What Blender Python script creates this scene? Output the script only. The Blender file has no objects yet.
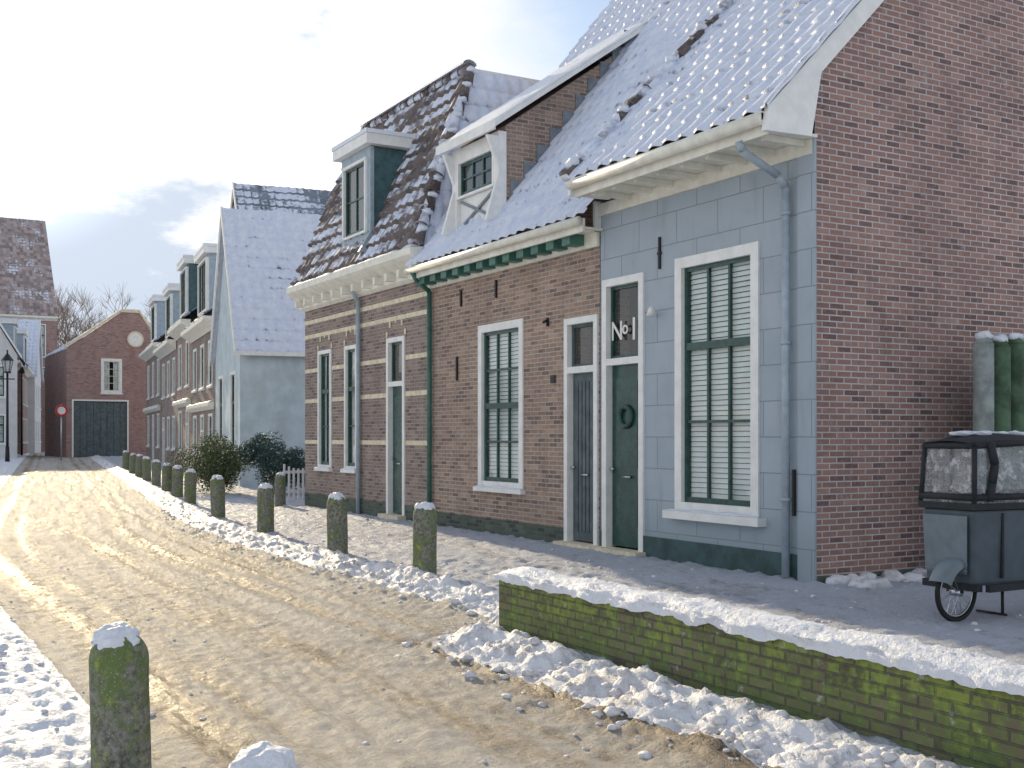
import bpy, bmesh, math, random
from mathutils import Vector, noise, Matrix
random.seed(7)
D=8.86
def off(t):
    if t<14: return 0.0
    if t<22: return .00875*(t-14)**2
    return .56+.14*(t-22)
def rise(t): return max(0,min(1,(t-25)/49))*.35
def sst(a,b,x):
    x=max(0,min(1,(x-a)/(b-a))); return x*x*(3-2*x)
# ---------------------------------------------------------------- materials
class NT:
    def __init__(s,name):
        s.m=bpy.data.materials.new(name); s.m.use_nodes=True
        s.t=s.m.node_tree; s.t.nodes.clear()
        s.out=s.t.nodes.new('ShaderNodeOutputMaterial')
        s.b=s.n('ShaderNodeBsdfPrincipled'); s.l(s.b.outputs[0],s.out.inputs[0])
    def n(s,typ,**k):
        nd=s.t.nodes.new(typ)
        for a,v in k.items(): setattr(nd,a,v)
        return nd
    def l(s,a,b): s.t.links.new(a,b)
    def set(s,nd,inp,v):
        if isinstance(v,bpy.types.NodeSocket): s.l(v,nd.inputs[inp])
        else: nd.inputs[inp].default_value=v
    def math(s,op,a,b=0.0,clamp=False):
        nd=s.n('ShaderNodeMath',operation=op); nd.use_clamp=clamp
        s.set(nd,0,a); s.set(nd,1,b); return nd.outputs[0]
    def uv(s): return s.n('ShaderNodeTexCoord').outputs['UV']
    def obj(s): return s.n('ShaderNodeTexCoord').outputs['Object']
    def noise(s,vec,scale,detail=4,rough=.55,sc3=None):
        if sc3:
            mp=s.n('ShaderNodeMapping'); s.l(vec,mp.inputs[0]); mp.inputs['Scale'].default_value=sc3; vec=mp.outputs[0]
        nd=s.n('ShaderNodeTexNoise'); s.l(vec,nd.inputs['Vector']); nd.inputs['Scale'].default_value=scale
        nd.inputs['Detail'].default_value=detail; nd.inputs['Roughness'].default_value=rough
        return nd.outputs['Fac']
    def mr(s,v,a,b,c=0,d=1,smooth=True):
        nd=s.n('ShaderNodeMapRange'); nd.interpolation_type='SMOOTHSTEP' if smooth else 'LINEAR'
        s.set(nd,0,v); nd.inputs[1].default_value=a; nd.inputs[2].default_value=b; nd.inputs[3].default_value=c; nd.inputs[4].default_value=d
        return nd.outputs[0]
    def mix(s,f,a,b,bt='MIX'):
        nd=s.n('ShaderNodeMix',data_type='RGBA',blend_type=bt)
        s.set(nd,0,f)
        for i,v in ((6,a),(7,b)):
            if isinstance(v,bpy.types.NodeSocket): s.l(v,nd.inputs[i])
            else: nd.inputs[i].default_value=(*v[:3],1)
        return nd.outputs[2]
    def bump(s,h,strength=.5,dist=.01,prev=None):
        nd=s.n('ShaderNodeBump'); s.l(h,nd.inputs['Height']); nd.inputs['Strength'].default_value=strength
        nd.inputs['Distance'].default_value=dist
        if prev is not None: s.l(prev,nd.inputs['Normal'])
        return nd.outputs[0]
    def fin(s,col,rough=.7,normal=None,spec=.5,metal=0):
        if isinstance(col,bpy.types.NodeSocket): s.l(col,s.b.inputs['Base Color'])
        else: s.b.inputs['Base Color'].default_value=(*col,1)
        s.set(s.b,'Roughness',rough)
        s.b.inputs['Specular IOR Level'].default_value=spec
        s.b.inputs['Metallic'].default_value=metal
        if normal is not None: s.l(normal,s.b.inputs['Normal'])
        return s.m
SN=(.80,.84,.92)
def brick(name,c1,c2,mort,moss=None,w=.215,h=.066,dirt=.35,frost=0,ms=.008):
    s=NT(name); uv=s.uv()
    b=s.n('ShaderNodeTexBrick'); s.l(uv,b.inputs['Vector'])
    b.inputs['Scale'].default_value=1; b.inputs['Brick Width'].default_value=w; b.inputs['Row Height'].default_value=h
    b.inputs['Mortar Size'].default_value=ms; b.inputs['Mortar Smooth'].default_value=.3; b.inputs['Bias'].default_value=-.1
    b.inputs['Color1'].default_value=(*c1,1); b.inputs['Color2'].default_value=(*c2,1); b.inputs['Mortar'].default_value=(*mort,1)
    b2=s.n('ShaderNodeTexBrick'); s.l(uv,b2.inputs['Vector'])
    b2.inputs['Scale'].default_value=1; b2.inputs['Brick Width'].default_value=w; b2.inputs['Row Height'].default_value=h
    b2.inputs['Mortar Size'].default_value=ms; b2.inputs['Bias'].default_value=0
    b2.inputs['Color1'].default_value=(0,0,0,1); b2.inputs['Color2'].default_value=(1,1,1,1); b2.inputs['Mortar'].default_value=(.5,.5,.5,1)
    n1=s.noise(uv,.8,6,.65); n2=s.noise(uv,14,4,.6); n3=s.noise(uv,60,3,.6); n5=s.noise(uv,1.0,5,.65,(2.2,.5,1))
    col=s.mix(s.mr(b2.outputs['Color'],.76,.92,0,.6),b.outputs['Color'],(c2[0]*.48,c2[1]*.5,c2[2]*.56))
    col=s.mix(s.mr(b2.outputs['Color'],.20,.05,0,.4),col,(min(1,c1[0]*1.35),c1[1]*1.5,c1[2]*1.55))
    col=s.mix(s.mr(n1,.35,.7,0,dirt),col,(c2[0]*.6,c2[1]*.64,c2[2]*.7))
    col=s.mix(s.mr(n5,.5,.75,0,.4),col,(c2[0]*.55,c2[1]*.6,c2[2]*.66))
    col=s.mix(s.mr(n2,.45,.75,0,.4),col,(c1[0]*1.35,c1[1]*1.45,c1[2]*1.5))
    if moss:
        m2=s.noise(uv,3.5,5,.7); 
        sp=s.n('ShaderNodeSeparateXYZ'); s.l(s.obj(),sp.inputs[0])
        m=s.math('ADD',s.math('MULTIPLY',n2,.5),s.math('MULTIPLY',m2,.7))
        m=s.math('SUBTRACT',m,s.math('MULTIPLY',b.outputs['Fac'],.12))
        col=s.mix(s.mr(m,.42,.68,0,.88),col,moss)
        col=s.mix(s.mr(s.math('ADD',m,s.mr(sp.outputs[2],.1,.5,-.05,.12,False)),.62,.80,0,.75),col,(.28,.34,.08))
        col=s.mix(s.mr(s.noise(uv,8,5,.7),.60,.72,0,.65),col,(.55,.55,.55))
    if frost:
        col=s.mix(s.mr(s.noise(uv,3.3,6,.7),.56,.72,0,frost),col,(.64,.62,.63))
    hh=s.math('SUBTRACT',s.math('MULTIPLY',n3,.35),b.outputs['Fac'])
    hh=s.math('ADD',hh,s.math('MULTIPLY',n2,.4))
    return s.fin(col,.85,s.bump(hh,.9,.009),.25)
def plain(name,c,rough=.5,var=.12,scale=6,bmp=.15,spec=.4,metal=0):
    s=NT(name); o=s.obj(); n=s.noise(o,scale,5,.6); n2=s.noise(o,scale*12,3,.5)
    col=s.mix(s.mr(n,.3,.7,0,1),tuple(x*(1-var) for x in c),tuple(min(1,x*(1+var)) for x in c))
    return s.fin(col,s.mr(n2,.3,.7,rough*.85,min(1,rough*1.15)),s.bump(n2,bmp,.004),spec,metal)
def snow(name,tint=SN,dirt=0.0,scale=1):
    s=NT(name); o=s.obj(); n=s.noise(o,3*scale,6,.65); n2=s.noise(o,25*scale,5,.6); n3=s.noise(o,120,3,.6)
    col=s.mix(s.mr(n2,.3,.75,0,.5),tint,(tint[0]*.9,tint[1]*.92,tint[2]*.97))
    if dirt: col=s.mix(s.mr(s.math('ADD',n,s.math('MULTIPLY',n2,.3)),.58,.83,0,dirt),col,(.40,.35,.31))
    nb=s.bump(n2,.7,.03); nb=s.bump(n3,.4,.007,nb)
    return s.fin(col,.6,nb,.25)
def stucco(name,c):
    s=NT(name); uv=s.uv()
    b=s.n('ShaderNodeTexBrick'); s.l(uv,b.inputs['Vector']); b.inputs['Scale'].default_value=1
    b.inputs['Brick Width'].default_value=.78; b.inputs['Row Height'].default_value=.40; b.inputs['Mortar Size'].default_value=.006
    b.inputs['Mortar Smooth'].default_value=.2
    b.inputs['Color1'].default_value=(*c,1); b.inputs['Color2'].default_value=(c[0]*.93,c[1]*.94,c[2]*.95,1); b.inputs['Mortar'].default_value=(c[0]*.6,c[1]*.6,c[2]*.62,1)
    n=s.noise(uv,2.2,6,.65); n2=s.noise(uv,90,3,.6); n4=s.noise(uv,1.2,5,.6,(4,.6,1))
    sp=s.n('ShaderNodeSeparateXYZ'); s.l(s.obj(),sp.inputs[0])
    col=s.mix(s.mr(n,.4,.75,0,.45),b.outputs['Color'],(c[0]*.74,c[1]*.76,c[2]*.78))
    col=s.mix(s.mr(n4,.52,.8,0,.6),col,(c[0]*.62,c[1]*.64,c[2]*.62))
    col=s.mix(s.mr(s.math('ADD',sp.outputs[2],n),1.5,.7,0,.45),col,(c[0]*.58,c[1]*.66,c[2]*.60))
    hh=s.math('SUBTRACT',s.math('MULTIPLY',n2,.15),b.outputs['Fac'])
    return s.fin(col,.7,s.bump(hh,.7,.01),.3)
def rooftile(name,c,cover,edge=.2,rib=.10,soft=.16):
    s=NT(name); uv=s.uv(); sp=s.n('ShaderNodeSeparateXYZ'); s.l(uv,sp.inputs[0])
    fy=s.math('FRACT',sp.outputs[1]); fx=s.math('FRACT',sp.outputs[0])
    n=s.noise(uv,.22,4,.6); n2=s.noise(uv,1.3,6,.7); n3=s.noise(uv,14,4,.6)
    v=s.math('ADD',s.math('MULTIPLY',n,1.2),s.math('MULTIPLY',n2,.8))
    v=s.math('ADD',v,s.mr(fy,0.0,.30,-edge,.0)); 
    v=s.math('ADD',v,s.mr(fx,.0,.5,-rib,.0))
    mask=s.mr(s.math('ADD',v,cover),.86,.86+soft)
    wn=s.n('ShaderNodeTexWhiteNoise'); wn.noise_dimensions='2D'
    fl=s.n('ShaderNodeVectorMath',operation='FLOOR'); s.l(uv,fl.inputs[0]); s.l(fl.outputs[0],wn.inputs['Vector'])
    tc=s.mix(wn.outputs['Value'],tuple(x*.6 for x in c),tuple(min(1,x*1.3) for x in c))
    tc=s.mix(s.mr(n3,.5,.75,0,.5),tc,(.35,.34,.36))
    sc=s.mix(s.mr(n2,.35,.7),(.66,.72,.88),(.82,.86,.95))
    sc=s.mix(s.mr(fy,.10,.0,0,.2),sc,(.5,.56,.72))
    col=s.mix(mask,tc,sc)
    hh=s.math('ADD',s.math('MULTIPLY',mask,.6),s.math('MULTIPLY',n3,.7))
    return s.fin(col,.6,s.bump(hh,.9,.025),.3)
M={}
M['brick_gable']=brick('brick_gable',(.37,.215,.175),(.25,.155,.14),(.60,.57,.57),frost=.28,ms=.0095)
M['brick_h2']=brick('brick_h2',(.40,.27,.20),(.27,.19,.155),(.55,.51,.47),dirt=.35,frost=.28)
M['brick_h3']=brick('brick_h3',(.34,.245,.20),(.22,.165,.15),(.44,.42,.40),dirt=.4)
M['brick_far']=brick('brick_far',(.30,.22,.185),(.21,.165,.145),(.38,.36,.35),dirt=.4)
M['brick_red']=brick('brick_red',(.41,.24,.205),(.32,.20,.18),(.42,.39,.38),dirt=.25)
M['brick_low']=brick('brick_low',(.24,.19,.13),(.15,.125,.09),(.11,.12,.085),moss=(.14,.205,.065),w=.2,h=.062,dirt=.5,ms=.008)
M['plinth']=brick('plinth',(.12,.15,.115),(.085,.10,.085),(.16,.17,.15))
M['stucco']=stucco('stucco',(.41,.47,.53))
M['stucco_lt']=plain('stucco_lt',(.50,.58,.62),.8,.12,2)
M['stucco_w']=plain('stucco_w',(.66,.66,.66),.8,.08,2)
M['stone']=plain('band_stone',(.72,.64,.48),.8,.15,8)
M['white']=plain('white_paint',(.82,.82,.80),.45,.07,5,.1)
M['cream']=plain('cream_paint',(.80,.78,.69),.5,.10,5,.1)
M['green']=plain('dark_green_paint',(.02,.07,.06),.25,.3,8,.05,.5)
M['green2']=plain('green_paint',(.05,.15,.12),.4,.2,8)
M['plinth_paint']=plain('plinth_paint',(.045,.09,.09),.6,.3,5)
M['black']=plain('black_iron',(.02,.02,.022),.5,.3,20)
M['pipe']=plain('grey_pipe',(.36,.43,.49),.4,.12,8)
M['teal']=plain('teal_cladding',(.06,.13,.14),.5,.25,6)
M['dormer_grey']=plain('dormer_grey',(.34,.42,.48),.5,.12,6)
M['lead']=plain('lead_flashing',(.20,.23,.26),.5,.2,8)
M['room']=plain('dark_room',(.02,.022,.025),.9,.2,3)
M['blind']=plain('blind_slats',(.84,.86,.86),.6,.06,5)
M['curtain']=plain('curtain',(.68,.69,.69),.8,.25,5)
M['wood']=plain('grey_door_wood',(.10,.13,.14),.6,.25,6)
M['palisade']=plain('palisade_wood',(.07,.12,.07),.8,.45,5,.4)
M['palisade_g']=plain('palisade_grey',(.26,.29,.28),.8,.3,5,.4)
M['snow']=snow('snow')
M['snow_clump']=snow('snow_clump',(.81,.84,.91),.10)
M['snow_dirty']=snow('snow_dirty',(.81,.81,.84),.5)
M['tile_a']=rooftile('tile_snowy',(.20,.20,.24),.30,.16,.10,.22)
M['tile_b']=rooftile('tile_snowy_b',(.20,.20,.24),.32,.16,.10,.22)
M['tile_c']=rooftile('tile_dark',(.15,.12,.115),-.04,.36,.25)
M['tile_d']=rooftile('tile_blue',(.20,.24,.30),.0,.4)
M['tile_e']=rooftile('tile_far',(.20,.17,.17),.14,.3)
M['tile_f']=rooftile('tile_clay',(.38,.31,.30),-.18)
def glassmat():
    s=NT('window_glass'); s.t.nodes.remove(s.b)
    tr=s.n('ShaderNodeBsdfTransparent'); tr.inputs[0].default_value=(.90,.94,.93,1)
    gl=s.n('ShaderNodeBsdfGlossy'); gl.inputs['Roughness'].default_value=.03
    n=s.noise(s.obj(),1.5,2,.5); s.l(s.bump(n,.15,.04),gl.inputs['Normal'])
    lw=s.n('ShaderNodeLayerWeight'); lw.inputs[0].default_value=.5
    f=s.math('POWER',lw.outputs['Facing'],3.0); f=s.math('ADD',s.math('MULTIPLY',f,.9),.05,True)
    mx=s.n('ShaderNodeMixShader'); s.l(f,mx.inputs[0]); s.l(tr.outputs[0],mx.inputs[1]); s.l(gl.outputs[0],mx.inputs[2])
    s.l(mx.outputs[0],s.out.inputs[0]); return s.m
M['glass']=glassmat()
def bollmat():
    s=NT('mossy_concrete'); o=s.obj(); n=s.noise(o,6,6,.65); n2=s.noise(o,30,4,.6); n3=s.noise(o,110,3,.6)
    col=s.mix(s.mr(n2,.3,.7),(.09,.10,.08),(.27,.26,.23))
    col=s.mix(s.mr(n,.44,.64,0,.85),col,(.13,.185,.05))
    col=s.mix(s.mr(s.noise(o,9,4,.7),.55,.70,0,.7),col,(.34,.38,.09))
    col=s.mix(s.mr(n3,.58,.72,0,.65),col,(.55,.55,.52))
    return s.fin(col,.85,s.bump(n2,1.0,.015),.3)
M['boll']=bollmat()
def roadmat():
    s=NT('snowy_road'); uv=s.uv()
    a=s.noise(uv,1,6,.6,(2.6,.16,1)); b=s.noise(uv,1,6,.65,(9,1.6,1)); c=s.noise(uv,4.5,6,.78); d=s.noise(uv,28,5,.78); g=s.noise(uv,.6,3,.5); e=s.noise(uv,90,3,.75)
    sp=s.n('ShaderNodeSeparateXYZ'); s.l(uv,sp.inputs[0])
    bk=s.n('ShaderNodeTexBrick'); s.l(uv,bk.inputs['Vector']); bk.inputs['Scale'].default_value=1; bk.inputs['Brick Width'].default_value=.21; bk.inputs['Row Height'].default_value=.105; bk.inputs['Mortar Size'].default_value=.010; bk.inputs['Mortar Smooth'].default_value=.6
    bk.inputs['Color1'].default_value=(.17,.125,.10,1); bk.inputs['Color2'].default_value=(.26,.19,.145,1); bk.inputs['Mortar'].default_value=(.45,.38,.31,1)
    v=s.math('ADD',s.math('MULTIPLY',a,.60),s.math('MULTIPLY',b,.30)); v=s.math('ADD',v,s.math('MULTIPLY',c,.52))
    v=s.math('ADD',v,s.math('MULTIPLY',d,.55)); v=s.math('ADD',v,s.math('MULTIPLY',g,.2)); v=s.math('ADD',v,s.math('MULTIPLY',e,.24))
    v=s.math('ADD',v,s.math('MULTIPLY',bk.outputs['Fac'],.035))
    x=sp.outputs[0]
    for cx,w,amt in ((1.65,.14,.19),(2.05,.08,.12),(3.1,.2,.06),(3.75,.13,.15),(4.2,.09,.12)):
        q=s.math('MULTIPLY',s.math('SUBTRACT',x,cx),1/w); q=s.math('MULTIPLY',q,q)
        gg=s.math('POWER',2.718,s.math('MULTIPLY',q,-1)); v=s.math('SUBTRACT',v,s.math('MULTIPLY',gg,amt))
    col=s.mix(s.mr(v,.92,1.10),bk.outputs['Color'],(.53,.44,.34))
    col=s.mix(s.mr(v,1.05,1.24),col,(.80,.77,.74))
    hh=s.math('ADD',s.math('MULTIPLY',v,1.8),s.math('MULTIPLY',d,.9))
    return s.fin(col,s.mr(v,.9,1.2,.45,.72),s.bump(hh,1.0,.065),.3)
M['road']=roadmat()
def pavemat():
    s=NT('snowy_pavement'); uv=s.uv(); a=s.noise(uv,1.2,6,.65,(1.6,.6,1)); b=s.noise(uv,8,6,.75); d=s.noise(uv,50,4,.65)
    v=s.math('ADD',s.math('MULTIPLY',a,.7),s.math('MULTIPLY',b,.45))
    bk=s.n('ShaderNodeTexBrick'); s.l(uv,bk.inputs['Vector']); bk.inputs['Scale'].default_value=1; bk.inputs['Brick Width'].default_value=.3; bk.inputs['Row Height'].default_value=.3; bk.inputs['Mortar Size'].default_value=.012
    bk.inputs['Color1'].default_value=(.36,.34,.34,1); bk.inputs['Color2'].default_value=(.44,.41,.41,1); bk.inputs['Mortar'].default_value=(.7,.7,.75,1)
    sp=s.n('ShaderNodeSeparateXYZ'); s.l(uv,sp.inputs[0])
    tr=s.mr(s.math('ABSOLUTE',s.math('SUBTRACT',sp.outputs[0],7.4)),.0,1.0,-.03,.05)
    v=s.math('ADD',v,tr)
    col=s.mix(s.mr(v,.40,.58),bk.outputs['Color'],(.76,.80,.91))
    col=s.mix(s.mr(s.math('ADD',d,s.math('MULTIPLY',b,.5)),.55,.95,0,.4),col,(.56,.60,.71))
    hh=s.math('ADD',s.math('MULTIPLY',b,1.3),s.math('MULTIPLY',d,.5))
    return s.fin(col,.65,s.bump(hh,1.0,.09),.3)
M['pave']=pavemat()
def clearplastic():
    s=NT('clear_plastic'); s.t.nodes.remove(s.b)
    tr=s.n('ShaderNodeBsdfTransparent'); tr.inputs[0].default_value=(.88,.91,.93,1)
    gl=s.n('ShaderNodeBsdfGlossy'); gl.inputs['Roughness'].default_value=.1
    df=s.n('ShaderNodeBsdfDiffuse'); df.inputs[0].default_value=(.7,.73,.76,1)
    n=s.noise(s.obj(),11,5,.7); s.l(s.bump(n,.8,.08),gl.inputs['Normal'])
    m1=s.n('ShaderNodeMixShader'); m1.inputs[0].default_value=.3; s.l(tr.outputs[0],m1.inputs[1]); s.l(gl.outputs[0],m1.inputs[2])
    m2=s.n('ShaderNodeMixShader'); s.l(s.mr(n,.48,.66,.03,.55),m2.inputs[0]); s.l(m1.outputs[0],m2.inputs[1]); s.l(df.outputs[0],m2.inputs[2])
    s.l(m2.outputs[0],s.out.inputs[0]); return s.m
M['plastic']=clearplastic()
M['bikegrey']=plain('cargo_box_grey',(.075,.10,.12),.45,.15,6)
M['bikepanel']=plain('cargo_box_panel',(.16,.20,.23),.4,.12,6)
M['canvas']=plain('black_canvas',(.022,.026,.03),.7,.2,15,.4)
M['rubber']=plain('rubber',(.015,.015,.016),.7,.2,20)
M['chrome']=plain('steel',(.5,.52,.54),.3,.1,20,.05,.5,1)
M['red']=plain('sign_red',(.55,.03,.03),.4,.1)
M['leaf1']=plain('leaf_yellowgreen',(.095,.125,.04),.6,.5,6)
M['leaf2']=plain('leaf_bluegreen',(.04,.09,.075),.6,.5,6)
M['twig']=plain('bare_twigs',(.28,.23,.19),.9,.3,.5)
M['hill']=plain('wooded_hill',(.36,.34,.33),.95,.4,.3,.5)
# ---------------------------------------------------------------- mesh helper
def mkT(o,ad,dd,z0=0):
    return lambda a,d,z:(o[0]+ad[0]*a+dd[0]*d, o[1]+ad[1]*a+dd[1]*d, z0+z)
I=lambda x,y,z:(x,y,z)
def empty(name):
    e=bpy.data.objects.new(name,None); bpy.context.collection.objects.link(e); e.empty_display_size=.2; return e
class MB:
    def __init__(s,name,mat,parent=None,T=I,smooth=False,bevel=0):
        s.name=name; s.mat=M[mat]; s.p=parent; s.T=T; s.v=[]; s.f=[]; s.uv=[]; s.smooth=smooth; s.bevel=bevel
    def face(s,pts,uvs=None):
        i=len(s.v); s.v+=[tuple(p) for p in pts]; s.f.append(tuple(range(i,i+len(pts))))
        if uvs is None:
            p=[Vector(q) for q in pts]; n=Vector((0,0,0))
            for k in range(len(p)): n+=p[k].cross(p[(k+1)%len(p)])
            ax=max(range(3),key=lambda k:abs(n[k]))
            uvs=[((q[1],q[2]) if ax==0 else (q[0],q[2]) if ax==1 else (q[0],q[1])) for q in pts]
        s.uv+=uvs
    def box(s,x0,x1,y0,y1,z0,z1):
        a=[(x0,y0,z0),(x1,y0,z0),(x1,y1,z0),(x0,y1,z0),(x0,y0,z1),(x1,y0,z1),(x1,y1,z1),(x0,y1,z1)]
        for f in ((0,3,2,1),(4,5,6,7),(0,1,5,4),(1,2,6,5),(2,3,7,6),(3,0,4,7)): s.face([a[k] for k in f])
    def prism(s,poly,a0,a1,axis=0):
        mk=(lambda a,p:(a,p[0],p[1])) if axis==0 else (lambda a,p:(p[0],a,p[1]))
        s.face([mk(a0,p) for p in poly]); s.face([mk(a1,p) for p in reversed(poly)])
        n=len(poly)
        for k in range(n):
            p,q=poly[k],poly[(k+1)%n]; s.face([mk(a0,p),mk(a0,q),mk(a1,q),mk(a1,p)])
    def cyl(s,p0,p1,r,n=10,r2=None):
        if r2 is None: r2=r
        p0=Vector(p0); p1=Vector(p1); d=(p1-p0).normalized(); u=d.orthogonal().normalized(); w=d.cross(u)
        c=[(math.cos(2*math.pi*k/n),math.sin(2*math.pi*k/n)) for k in range(n)]
        A=[p0+(u*x+w*y)*r for x,y in c]; B=[p1+(u*x+w*y)*r2 for x,y in c]
        for k in range(n):
            j=(k+1)%n; s.face([A[k],A[j],B[j],B[k]])
        s.face(A[::-1]); s.face(B)
    def tube(s,pts,r,n=8):
        for p,q in zip(pts,pts[1:]): s.cyl(p,q,r,n)
    def torus(s,c,nrm,R,r,n=28,m=8):
        c=Vector(c); nrm=Vector(nrm).normalized(); u=nrm.orthogonal().normalized(); w=nrm.cross(u)
        P=[[c+(u*math.cos(2*math.pi*i/n)+w*math.sin(2*math.pi*i/n))*(R+r*math.cos(2*math.pi*j/m))+nrm*r*math.sin(2*math.pi*j/m) for j in range(m)] for i in range(n)]
        for i in range(n):
            for j in range(m): s.face([P[i][j],P[(i+1)%n][j],P[(i+1)%n][(j+1)%m],P[i][(j+1)%m]])
    def grid(s,P,UV=None):
        i0=len(s.v); n=len(P); m=len(P[0])
        for row in P: s.v+=[tuple(p) for p in row]
        for i in range(n-1):
            for j in range(m-1):
                s.f.append((i0+i*m+j,i0+i*m+j+1,i0+(i+1)*m+j+1,i0+(i+1)*m+j))
                if UV: s.uv+=[UV[i][j],UV[i][j+1],UV[i+1][j+1],UV[i+1][j]]
                else:
                    s.uv+=[(P[a][b][0],P[a][b][1]) for a,b in ((i,j),(i,j+1),(i+1,j+1),(i+1,j))]
    def done(s,merge=True):
        if not s.f: return None
        me=bpy.data.meshes.new(s.name); me.from_pydata([s.T(*v) for v in s.v],[],s.f); 
        ul=me.uv_layers.new(name='UVMap')
        for k,c in enumerate(s.uv): ul.data[k].uv=c
        me.materials.append(s.mat)
        bm=bmesh.new(); bm.from_mesh(me)
        if merge: bmesh.ops.remove_doubles(bm,verts=bm.verts,dist=.0004)
        bmesh.ops.recalc_face_normals(bm,faces=bm.faces)
        bm.to_mesh(me); bm.free()
        if s.smooth:
            for p in me.polygons: p.use_smooth=True
        o=bpy.data.objects.new(s.name,me); bpy.context.collection.objects.link(o)
        if s.p: o.parent=s.p
        if s.bevel:
            b=o.modifiers.new('bevel','BEVEL'); b.width=s.bevel; b.segments=2; b.limit_method='ANGLE'
        return o
class House:
    def __init__(s,name,T):
        s.e=empty(name); s.T=T; s.parts={}
    def p(s,part,mat,**k):
        if part not in s.parts: s.parts[part]=MB(part,mat,s.e,s.T,**k)
        return s.parts[part]
    def done(s):
        for k in s.parts.values(): k.done()
def turb(x,y,s,seed=0):
    return noise.noise((x*s,y*s,seed))*.6+noise.noise((x*s*2.1,y*s*2.1,seed+5))*.3+noise.noise((x*s*4.3,y*s*4.3,seed+9))*.2
def ledge(H,a0,a1,d0,d1,z,h=.045,seed=0):
    mb=H.p('ledge_snow','snow',smooth=True); n=max(4,int((a1-a0)/.06)); P=[]
    for i in range(n+1):
        a=a0+(a1-a0)*i/n; e=min(1,.25+min(i,n-i)*.5); row=[]
        hh=h*e*(.75+.8*noise.noise((a*3+seed,z,seed)))
        for j in range(7):
            q=j/6; row.append((a,d0+(d1-d0)*q,z+max(.001,hh*math.sin(math.pi*q)**.6)))
        P.append(row)
    mb.grid(P)
def wall(mb,a0,a1,z0,z1,ops,depth=.13,d=0):
    A=sorted({a0,a1,*[o[0] for o in ops],*[o[1] for o in ops]}); Z=sorted({z0,z1,*[o[2] for o in ops],*[o[3] for o in ops]})
    A=[x for x in A if a0<=x<=a1]; Z=[x for x in Z if z0<=x<=z1]
    for i in range(len(A)-1):
        for j in range(len(Z)-1):
            ca=(A[i]+A[i+1])/2; cz=(Z[j]+Z[j+1])/2
            if any(o[0]<ca<o[1] and o[2]<cz<o[3] for o in ops): continue
            mb.face([(A[i],d,Z[j]),(A[i+1],d,Z[j]),(A[i+1],d,Z[j+1]),(A[i],d,Z[j+1])])
    for o in ops:
        x0,x1,y0,y1=o[:4]
        mb.face([(x0,d,y0),(x0,d+depth,y0),(x0,d+depth,y1),(x0,d,y1)]); mb.face([(x1,d,y0),(x1,d+depth,y0),(x1,d+depth,y1),(x1,d,y1)])
        mb.face([(x0,d,y0),(x1,d,y0),(x1,d+depth,y0),(x0,d+depth,y0)]); mb.face([(x0,d,y1),(x1,d,y1),(x1,d+depth,y1),(x0,d+depth,y1)])
def window(H,a0,a1,z0,z1,fw=.11,cols=2,rows=3,blind='slats',d=0,sash='green',thick=None,sill=True,frame='white',mw=.028,room=True):
    W=H.p('frames',frame); S=H.p('sashes',sash); G=H.p('glass','glass'); R=H.p('rooms','room')
    W.box(a0,a0+fw,d-.025,d+.10,z0,z1); W.box(a1-fw,a1,d-.025,d+.10,z0,z1)
    W.box(a0+fw,a1-fw,d-.022,d+.10,z1-fw,z1); W.box(a0+fw,a1-fw,d-.022,d+.10,z0,z0+fw*.8)
    if sill:
        H.p('sills',frame).box(a0-.05,a1+.05,d-.09,d+.05,z0-.07,z0-.002)
        ledge(H,a0-.04,a1+.04,d-.088,d-.026,z0-.001,.03,a0)
    x0,x1,y0,y1=a0+fw,a1-fw,z0+fw*.8,z1-fw; sw=.05
    S.box(x0,x0+sw,d+.03,d+.085,y0,y1); S.box(x1-sw,x1,d+.03,d+.085,y0,y1)
    S.box(x0+sw,x1-sw,d+.032,d+.085,y0,y0+sw*1.3); S.box(x0+sw,x1-sw,d+.032,d+.085,y1-sw,y1)
    ix0,ix1,iy0,iy1=x0+sw,x1-sw,y0+sw*1.3,y1-sw
    for k in range(1,cols):
        c=ix0+(ix1-ix0)*k/cols; S.box(c-mw/2,c+mw/2,d+.036,d+.075,iy0,iy1)
    for k in range(1,rows):
        c=iy0+(iy1-iy0)*k/rows; t=mw/2
        dd=.038
        if thick is not None and k==thick: t=.045; dd=.018
        S.box(ix0,ix1,d+dd,d+.077,c-t,c+t)
    G.face([(x0,d+.06,y0),(x1,d+.06,y0),(x1,d+.06,y1),(x0,d+.06,y1)])
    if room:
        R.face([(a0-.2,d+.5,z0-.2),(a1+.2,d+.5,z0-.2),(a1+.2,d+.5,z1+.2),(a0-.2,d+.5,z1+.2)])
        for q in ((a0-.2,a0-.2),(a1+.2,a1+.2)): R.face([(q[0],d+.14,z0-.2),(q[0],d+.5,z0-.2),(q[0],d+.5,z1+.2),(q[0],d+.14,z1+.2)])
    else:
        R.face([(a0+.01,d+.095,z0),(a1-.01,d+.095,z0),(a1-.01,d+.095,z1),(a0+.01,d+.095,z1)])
    if blind=='slats':
        B=H.p('blinds','blind'); n=int((y1-y0)/.062)
        for k in range(n):
            z=y0+.062*k; j=.005*math.sin(k*7.3); B.face([(x0,d+.092+j,z),(x1,d+.092-j,z),(x1,d+.112,z+.053),(x0,d+.112,z+.053)])
    elif blind=='curtain' and room:
        B=H.p('curtains','curtain'); 
        for side in (0,1):
            P=[[],[]]
            for k in range(9):
                x=(x0+(x1-x0)*.36*k/8) if side==0 else (x1-(x1-x0)*.36*k/8)
                for q,z in ((0,y0),(1,y1)): P[q].append((x,d+.13+.02*math.sin(k*2.4),z))
            B.grid(P)
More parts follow.
